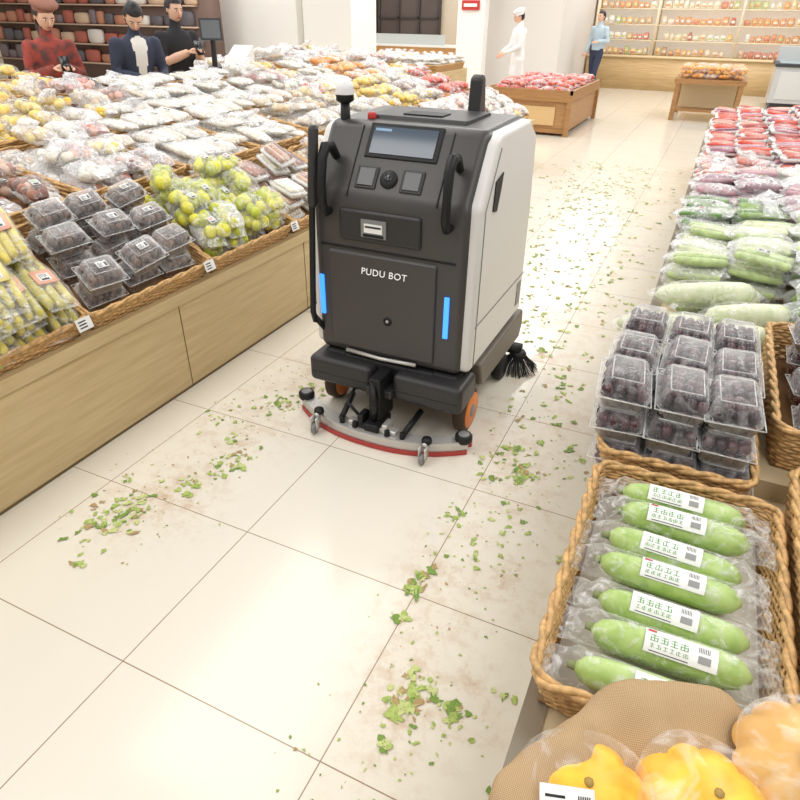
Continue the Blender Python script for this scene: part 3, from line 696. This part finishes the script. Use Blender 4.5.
# ------------------------------------------------------------ background furniture
def tomato_table():
    mb=MB(); x0,x1,y0,y1=-3.48,-2.08,10.75,13.2
    mb.add(box(x0,x1,y0,y1,.5,.6),WOODD); mb.add(box(x0+.05,x1-.05,y0+.06,y1-.06,.06,.5),wood('crate_wood',(158,116,74),(190,146,98),axis=0))
    for x in(x0,x1-.07):
        for y in(y0,y1-.07): mb.add(box(x,x+.07,y,y+.07,0,.5),WOODD)
    mb.add(box(x0+.25,x1-.25,y0+.04,y0+.062,.15,.42),mat('panel_cream',(214,180,130),.5)); mb.add(box(x0+.04,x1-.04,y0+.03,y0+.06,.04,.1),WOODD)
    for a in((x0,x1,y0,y0+.04),(x0,x1,y1-.04,y1),(x0,x0+.04,y0,y1),(x1-.04,x1,y0,y1)): mb.add(box(a[0],a[1],a[2],a[3],.6,.66),WOODD)
    mb.obj('wooden_display_table',smooth=False)
    fill('red',x0+.08,x1-.08,y0+.1,y1-.1,.605,900,lod=2,dx=.21,dy=.19,layers=2,slope=.0001)
tomato_table()
def stand():
    mb=MB(); x0,x1,y0,y1=-.85,.35,13.7,15.1
    mb.add(box(x0,x1,y0,y1,.62,.70),WOODD)
    for x in(x0+.03,x1-.11):
        for y in(y0+.02,y1-.1): mb.add(box(x,x+.08,y,y+.08,0,.62),WOODD)
    mb.add(box(x0+.1,x1-.1,y0+.04,y1-.04,.16,.2),WOODD)
    mb.add(box(x0+.12,x1-.12,y0+.45,y0+.5,.2,.62),mat('panel_cream2',(220,200,160),.5))
    mb.obj('wooden_display_stand',smooth=False)
    fill('orange',x0+.06,x1-.06,y0+.06,y1-.06,.705,901,lod=2,dx=.2,dy=.2,layers=3,slope=.0001)
stand()
def island_c():
    mb=MB(); x0,x1,y0,y1=-8.3,-4.3,9.3,12.1
    mb.add(box(x0,x1,y0,y1,0,.72),WOODC); mb.add(box(x0,x1-.0,y0+1.4,y1,.72,.82),WOODC); mb.obj('rear_display_counter',smooth=False)
    ks=['mixed','cream','red','mixed','yellow','mixed','red','mixed','pink','white']
    for i in range(5):
        for j in range(2):
            a=x0+.8*i; y=y0+.03+1.4*j; z=.721+.1*j
            o1=basket(a+.03,a+.77,y,y+1.3,z,.09,lod=2)
            o2=fill(ks[i*2+j],a+.07,a+.73,y+.05,y+1.25,z+.02,950+i*2+j,lod=2,layers=3,slope=.0001)
            group(ks[i*2+j],[o1,o2])
island_c()
def back_shelves():
    mb=MB(); W2=wood('shelf_wood',(202,168,118),(222,192,144),axis=0); W3=mat('shelf_board_light',(236,220,192),.5)
    mb.add(box(-3.5,3.8,19.3,20.3,0,.74),W2); mb.add(box(-3.51,3.82,19.26,20.3,.74,.78),wood('shelf_top_wood',(222,196,152),(232,210,170),axis=0))
    for z in(1.1,1.45,1.8,2.15,2.5): mb.add(box(-3.5,3.8,19.75,20.3,z,z+.03),W3)
    for x in(-3.47,-1.95,.0,1.9,3.78): mb.add(box(x-.03,x+.03,19.72,20.3,.78,2.6),W3)
    mb.add(box(-3.5,3.8,20.28,20.31,.78,2.6),mat('shelf_back_glow',(246,238,224),.6,emit=.4))  # plain back panel given its own glow to brighten the shelves
    rng=random.Random(44); pal=[(242,206,150),(246,226,170),(236,176,130),(248,246,240),(226,150,134),(206,216,160),(244,226,204),(226,192,156),(248,242,226),(244,232,204)]
    ms=[mat(f'goods_{i}',c,.4) for i,c in enumerate(pal)]
    for z in(.78,1.13,1.48,1.83,2.18):
        x=-3.42; m=rng.choice(ms); q=.5
        while x<3.7:
            if rng.random()<.35: m=rng.choice(ms); q=rng.random()
            w=rng.uniform(.10,.18); h=rng.uniform(.13,.2)
            if min(abs(x+w/2-c) for c in(-1.95,0,1.9))>.13:
                if q<.8: mb.add(ell((x+w/2,19.93,z+h/2+.002),(w*.47,.08,h/2),8,6,p=.45),m)
                else:
                    mb.add(lathe([(0.001,0),(w*.42,0),(w*.42,h*.7),(w*.3,h*.82),(w*.3,h),(0.001,h)],10,(x+w/2,19.95,z+.002)),m)
                mb.add(box(x+w*.2,x+w*.8,19.845,19.852,z+h*.3,z+h*.6),rng.choice(ms+[WHITE,WHITE]))
            x+=w+.01
    mb.obj('grocery_shelving')
back_shelves()
def fridge():
    mb=MB(); S=mat('fridge_steel',(206,208,208),.3,metal=.2); D=mat('fridge_dark',(60,62,66),.4)
    mb.add(box(.9,2.7,16.6,17.8,.12,.8),S); mb.add(box(.95,2.65,16.65,17.75,0,.12),D); mb.add(box(.86,2.74,16.56,17.84,.8,.86),D)
    mb.add(box(.95,2.65,16.64,17.76,.862,.875),mat('fridge_glass',(170,190,196),.05)); mb.add(box(.9,2.7,17.6,17.66,.86,1.15),S)
    mb.add(box(1.0,2.6,16.58,16.6,.2,.72),mat('fridge_panel',(216,216,214),.4)); mb.obj('chest_freezer',bevel=.01)
fridge()
def bakery():
    mb=MB(); mb.add(box(-11.2,-6.6,18.2,18.9,0,.85),wood('service_wood',(190,140,84),(210,162,104),axis=0)); mb.add(box(-11.25,-6.55,18.15,18.95,.85,.9),WALLW)
    mb.add(box(-9.9,-7.2,18.3,18.32,.9,1.15),mat('counter_glass',(200,206,206),.1)); mb.obj('service_counter',smooth=False)
    mb=MB(); F=mat('window_frame_dark',(70,62,58),.5); G=mat('window_dark_glass',(96,86,82),.1)
    x0,x1=-10.2,-8.2
    mb.add(box(x0,x1,20.33,20.38,1.0,2.6),G)
    for x in(x0,x0+.66,x0+1.33,x1): mb.add(box(x-.04,x+.04,20.28,20.38,1.0,2.6),F)
    mb.add(box(x0,x1,20.28,20.38,.95,1.02),F); mb.add(box(x0,x1,20.28,20.38,1.5,1.55),F)
    mb.obj('window_1',smooth=False)
    mb=MB(); mb.add(box(-11.3,-10.3,20.2,20.38,0,2.4),wood('door_wood',(196,120,60),(214,142,80),axis=2)); mb.add(box(-11.35,-11.3,20.18,20.38,0,2.45),F); mb.add(box(-10.3,-10.25,20.18,20.38,0,2.45),F); mb.obj('door_1',smooth=False)
    mb=MB(); mb.add(box(-5.6,-5.2,15.16,15.19,1.72,1.9),REDINK); mb.add(box(-5.55,-5.25,15.15,15.16,1.78,1.84),WHITE); mb.obj('wall_sign',smooth=False)
bakery()
def left_shelves():
    mb=MB(); D=mat('cabinet_dark',(112,88,78),.5); rng=random.Random(8)
    mb.add(box(-17.5,-10.6,12.6,13.2,0,2.6),D)
    for z in(.5,.9,1.3,1.7,2.1): mb.add(box(-17.4,-10.7,12.4,12.6,z,z+.03),mat('cabinet_shelf',(200,172,150),.5))
    ms=[mat(f'cab_goods_{i}',c,.5) for i,c in enumerate([(176,96,80),(126,112,116),(210,180,152),(96,92,98),(190,130,104),(226,218,210)])]
    for z in(.53,.93,1.33,1.73):
        x=-17.3
        while x<-10.8:
            w=rng.uniform(.2,.6); h=rng.uniform(.18,.32); mb.add(ell((x+w/2,12.5,z+h/2),(w*.47,.07,h/2),8,6,p=.4),rng.choice(ms)); x+=w+.02
    mb.obj('wall_cabinet')
left_shelves()
def pos():
    P=empty('checkout_terminal',(-5.55,6.45,0)); B=mat('pos_black',(36,36,40),.4)
    mb=MB(); mb.add(box(-.2,.75,-.22,.22,0,1.05),WOODC); mb.add(box(-.23,.78,-.25,.25,1.05,1.08),WALLW); mb.obj('desk',parent=P,smooth=False)
    mb=MB(); mb.add(box(.08,.32,-.12,.12,1.08,1.10),B); mb.add(tube([(.2,0,1.10),(.2,.02,1.42)],.03,10),B); M=TM(.2,0,1.46,.7,-.25)
    mb.add(box(-.12,.12,-.02,.02,-.11,.11),B,M); mb.add(box(-.10,.10,-.024,-.02,-.09,.09),mat('pos_screen',(60,66,72),.2),M); mb.obj('screen_unit',parent=P,smooth=False)
    mb=MB(); mb.add(box(.42,.72,-.15,.1,1.08,1.15),WHITE); mb.add(prism([(-.12,1.15),(-.1,1.19),(.08,1.32),(.08,1.15)],.44,.70),WHITE); mb.obj('scale_unit',parent=P,smooth=False)
pos()
# ------------------------------------------------------------ people
SKIN=mat('skin',(228,184,158),.5); EYEW=mat('eye_white',(240,240,240),.3); EYED=mat('eye_dark',(30,20,18),.3); LIP=mat('lips',(180,96,90),.5); SHOE=mat('shoe',(50,48,50),.5)
def person(name,loc,heading,h=1.7,top=(200,200,200),legs=(50,55,80),inner=None,arms=None,headpitch=0,headyaw=0,hair='short',haircol=(28,24,24),hat=None,step=0,sleeve='long',coat=False,female=False,hold=None,topmat=None,lean=0):
    mb=MB(); segs=[]
    TOP=topmat or mat(name+'_top',top,.8,var=.06,scale=8,bump=.3); LEG=mat(name+'_legs',legs,.8,bump=.3,scale=12)
    sw=.165 if female else .185
    secs=[(.80,.13,.10),(.90,.165 if female else .16,.118),(.98,.155,.112),(1.08,.135 if female else .145,.105),(1.2,.155,.115),(1.31,.17 if female else .178,.115),(1.38,.16,.1),(1.425,.11,.075),(1.45,.06,.06),(1.5,.05,.055),(1.54,.048,.054)]
    n=20; v=[];f=[]
    for z,rx,ry in secs:
        for k in range(n):
            a=2*pi*k/n; v.append((rx*math.cos(a),ry*math.sin(a)+(.012 if z<1 else 0),z))
    for i in range(len(secs)-1):
        for k in range(n):
            l=(k+1)%n; f.append((i*n+k,i*n+l,(i+1)*n+l,(i+1)*n+k))
    f.append(tuple(range(n-1,-1,-1))); f.append(tuple((len(secs)-1)*n+k for k in range(n)))
    body=MB(); body.add((v,f),SKIN)
    if coat:
        body.add(lathe([(.001,.62),(.19,.62),(.185,.7),(.17,.9),(.155,1.1),(.001,1.12)],20,w=lambda a,z:1-.3*abs(math.sin(a))),SKIN)
    arms=arms or {'L':((.235,.0,1.12),(.25,-.05,.87)),'R':((-.235,.0,1.12),(-.25,-.05,.87))}
    hands=[]
    for s,k in((1,'L'),(-1,'R')):
        sh=Vector((s*sw,0,1.37)); el=Vector(arms[k][0]); wr=Vector(arms[k][1]); g=.008
        body.add(tube([sh+Vector((-s*.05,0,.0)),sh,(sh+el)/2,el,(el+wr)/2,wr],[.05,.058+g,.050+g,.042+g,.038+g,.028+g],12),SKIN); body.add(ell(sh,(.066,.066,.062),12,8),SKIN); body.add(ell(el,(.05,.05,.05),10,8),SKIN)
        segs+=[(sh,el,.05,'top'),(el,wr,.04,'top' if sleeve=='long' else 'skin')]
        hands.append((el,wr,s))
    for s in(1,-1):
        st=step*s
        hip=Vector((s*.09,0,.9)); kn=Vector((s*.1,-.03-st*.5-abs(st)*.1,.5)); an=Vector((s*.105,.02-st,.085+ (0.03 if st<0 else 0)))
        body.add(tube([hip,(hip+kn)/2,kn,(kn+an)/2,an],[.095,.085,.065,.06,.048],12),SKIN); body.add(ell(kn,(.066,.066,.07),10,8),SKIN)
        segs+=[(hip,kn,.085,'leg'),(kn,an,.06,'leg')]
        to=an+Vector((s*.02,-.17,-.045)); he=an+Vector((0,.05,-.04))
        body.add(tube([he,an+Vector((0,-.02,-.035)),(an+to)/2+Vector((0,0,-.02)),to],[.036,.045,.042,.028],12),SKIN); segs.append((he+Vector((0,0,-.02)),to,.04,'shoe'))
    segs.append((Vector((0,0,1.02 if not coat else .66)),Vector((0,0,1.40)),.15,'top')); segs.append((Vector((0,0,.86)),Vector((0,0,.9)),.13,'leg' if not coat else 'top')); segs.append((Vector((0,0,1.50)),Vector((0,0,1.56)),.055,'skin'))
    o=body.obj(name+'_tmp'); rm=o.modifiers.new('r','REMESH'); rm.mode='VOXEL'; rm.voxel_size=.016; sm=o.modifiers.new('s','SMOOTH'); sm.iterations=4; sm.factor=.5
    dg=bpy.context.evaluated_depsgraph_get(); me=bpy.data.meshes.new_from_object(o.evaluated_get(dg)); bpy.data.objects.remove(o)
    zone={'top':TOP,'leg':LEG,'skin':SKIN,'shoe':SHOE}
    vs=[tuple(p.co) for p in me.vertices]
    def dist(p,a,b,r):
        d=b-a; t=max(0,min(1,(p-a).dot(d)/max(1e-9,d.dot(d)))); return (p-(a+d*t)).length-r
    groups={}
    for pl in me.polygons:
        c=pl.center; z=min(segs,key=lambda s:dist(c,s[0],s[1],s[2]))[3]
        if z=='skin' and c.z>1.2 and c.z<1.455 and sleeve=='long': z='top'
        if inner and z=='top' and c.y<-.06 and abs(c.x)<.03+(c.z-1.05)*.12 and c.z>1.05 and abs(c.x)<.09: z='inner'
        groups.setdefault(z,[]).append(tuple(pl.vertices))
    off=len(mb.v); mb.v.extend(vs)
    if inner: zone['inner']=mat(name+'_inner',inner,.7)
    for z,fs in groups.items():
        k=mb.mi(zone[z]); mb.f.extend([tuple(i+off for i in q) for q in fs]); mb.m.extend([k]*len(fs))
    for el,wr,s in hands:
        d=(wr-el).normalized(); side=d.cross(Vector((0,0,1)))
        if side.length<.3: side=Vector((0,1,0))
        side.normalize(); nrm=side.cross(d).normalized()
        if nrm.z>0 and abs(d.z)<.8: nrm=-nrm
        Mh=Matrix((side,d,nrm)).transposed().to_4x4(); Mh.translation=wr
        mb.add(tube([(0,-.02,0),(0,.01,0),(0,.05,.0),(0,.085,.004)],[.026,.030,.040,.036],10,flat=.5),SKIN,Mh)
        for q,(fx,fl) in enumerate(((-.030,.058),(-.010,.070),(.010,.074),(.030,.066))):
            mb.add(tube([(fx,.08,.002),(fx,.08+fl*.45,.010),(fx,.08+fl*.72,.028),(fx,.08+fl*.78,.048)],[.0095,.009,.008,.006],7),SKIN,Mh)
        tx=-s
        mb.add(tube([(tx*.026,.02,.004),(tx*.052,.045,.016),(tx*.055,.075,.03),(tx*.046,.095,.036)],[.014,.011,.0095,.007],7),SKIN,Mh)
    Hm=Matrix.Translation((0,-.005,1.53))@Matrix.Rotation(headyaw,4,'Z')@Matrix.Rotation(headpitch,4,'X')
    hc=(0,-.012,.085)
    v,f=ell(hc,(.074,.094,.112),24,18)
    nv=[]
    for p in v:
        x,y,z=p; zz=z-hc[2]
        if zz<0: 
            k=1+zz*1.9; x*=max(.5,k); 
            if y<0: y=y*(1+ -zz*.2)
        nv.append((x,y,z))
    mb.add((nv,f),SKIN,Hm)
    mb.add(tube([(0,-.100,.10),(0,-.116,.075),(0,-.122,.062),(0,-.104,.055)],[.006,.010,.013,.006],8),SKIN,Hm)
    for s in(1,-1):
        mb.add(ell((s*.030,-.094,.092),(.013,.008,.007),10,6),EYEW,Hm); mb.add(ell((s*.030,-.100,.092),(.006,.004,.006),8,6),EYED,Hm)
        mb.add(tube([(s*.015,-.102,.108),(s*.03,-.103,.112),(s*.046,-.092,.108)],.003,5),mat('brow',haircol,.6),Hm)
        mb.add(ell((s*.075,.0,.085),(.010,.018,.030),8,8),SKIN,Hm)
    mb.add(ell((0,-.099,.030),(.022,.006,.0065),10,6),LIP,Hm)
    HR=mat(name+'_hair',haircol,.5,bump=.5,scale=60)
    if hair!='none':
        v,f=ell((0,.0,.098),(.086,.104,.116),28,20); keep=[]
        for q in f:
            c=sum((Vector(v[i]) for i in q),Vector())/len(q)
            if c.y<-.045 and c.z<.145: continue
            if c.y<.0 and c.z<.09 and abs(c.x)>.05: continue
            if c.z<.02 and hair=='short': continue
            keep.append(q)
        mb.add((v,keep),HR,Hm)
        if hair=='long': mb.add(tube([(0,.04,.14),(0,.07,.05),(0,.075,-.05),(0,.07,-.14)],[.07,.085,.08,.05],16,flat=.5),HR,Hm)
    if hat=='beret':
        BM=mat('beret_wool',(150,104,88),.9,bump=.5,scale=40); mb.add(ell((.015,.01,.185),(.115,.125,.042),24,10),BM,Hm); mb.add(lathe([(.086,.14),(.09,.155),(.088,.17)],24,(0,0,0)),BM,Hm); mb.add(tube([(.015,.01,.225),(.015,.01,.24)],.005,6),BM,Hm)
    if hat=='chef':
        CM=mat('cap_white',(240,240,240),.8); mb.add(lathe([(.088,.11),(.092,.13),(.09,.16)],24,(0,.003,0)),CM,Hm); mb.add(ell((0,.01,.178),(.105,.115,.05),24,10),CM,Hm)
    if hold:
        wr=(hands[0][1]+hands[1][1])/2; mb.add(box(-.04,.04,-.006,.006,-.07,.07),mat('phone_black',(25,25,28),.2),Matrix.Translation(wr+Vector((0,-.10,.04)))@Matrix.Rotation(-.5,4,'X'))
    if lean:
        nv=[]
        for (x,y,z) in mb.v:
            k=max(0,min(1,(z-.85)/.25)); a=lean*k; dz=z-.9
            if z>.85: y2=y*math.cos(a)-dz*math.sin(a); z2=.9+dz*math.cos(a)+y*math.sin(a)
            else: y2,z2=y,z
            nv.append((x,y2,z2))
        mb.v=nv
    o=mb.obj(name); s=h/1.74
    o.location=loc; o.rotation_euler=(0,0,heading); o.scale=(s,s,s); return o
fwd={'L':((.22,-.06,1.14),(.06,-.28,1.24)),'R':((-.22,-.06,1.14),(-.06,-.28,1.24))}
person('worker',(-3.85,13.75,0),-.9,1.75,top=(240,240,240),legs=(230,230,230),arms={'L':((.23,-.06,1.12),(.1,-.3,1.0)),'R':((-.23,-.06,1.12),(-.1,-.3,1.0))},headpitch=.35,hat='chef',coat=True)
person('shopper_man',(-3.0,17.7,0),-.5,1.76,top=(186,206,220),legs=(52,60,84),arms={'L':((.25,.03,1.13),(.14,-.2,1.12)),'R':((-.24,.02,1.12),(-.24,-.1,.88))},step=.12)
pl=mat('plaid_jacket',(170,72,62),.85,col2=(96,66,62),scale=16)
person('shopper_woman',(-5.6,4.5,0),1.15,1.72,top=(150,70,60),legs=(60,50,50),arms=fwd,headpitch=.3,headyaw=.1,hair='long',haircol=(48,30,26),hat='beret',female=True,topmat=pl,hold=1,lean=.1)
person('shopper_in_navy_jacket',(-5.2,5.1,0),1.2,1.75,top=(54,60,80),legs=(40,40,46),inner=(236,234,230),arms={'L':((.23,-.05,1.14),(.12,-.28,1.14)),'R':((-.23,-.05,1.14),(-.1,-.28,1.16))},headpitch=.5,headyaw=-.3,lean=.2)
person('shopper_in_black',(-5.45,6.0,0),1.3,1.78,top=(36,36,40),legs=(36,36,40),arms=fwd,sleeve='short',headpitch=.2,hold=1)
# ------------------------------------------------------------ lights
def area(n,x,y,z,sx,sy,e,col=(1,.975,.94)):
    l=bpy.data.lights.new(n,'AREA'); l.shape='RECTANGLE'; l.size=sx; l.size_y=sy; l.energy=e; l.color=col
    o=bpy.data.objects.new(n,l); o.location=(x,y,z); SC.collection.objects.link(o)
for y in(-.5,3,6.5,10,14,18):
    for x in(-10,-6,-2.5,1): area('ceiling_lamp',x,y,3.6,1.4,2.8,49 if y<8 else 68)
w=bpy.data.worlds.new('w'); SC.world=w; w.use_nodes=True; w.node_tree.nodes['Background'].inputs[0].default_value=(1,.98,.95,1); w.node_tree.nodes['Background'].inputs[1].default_value=.52
SC.view_settings.view_transform='Standard'; SC.view_settings.exposure=0
cd=bpy.data.cameras.new('camera'); co=bpy.data.objects.new('camera',cd); SC.collection.objects.link(co)
co.location=(0,0,1.65); co.rotation_euler=(1.015333890914917,-0.013124752789735794,0.43730369210243225)
cd.sensor_width=36; cd.lens=28.08; cd.clip_end=100; cd.clip_start=.02
SC.camera=co
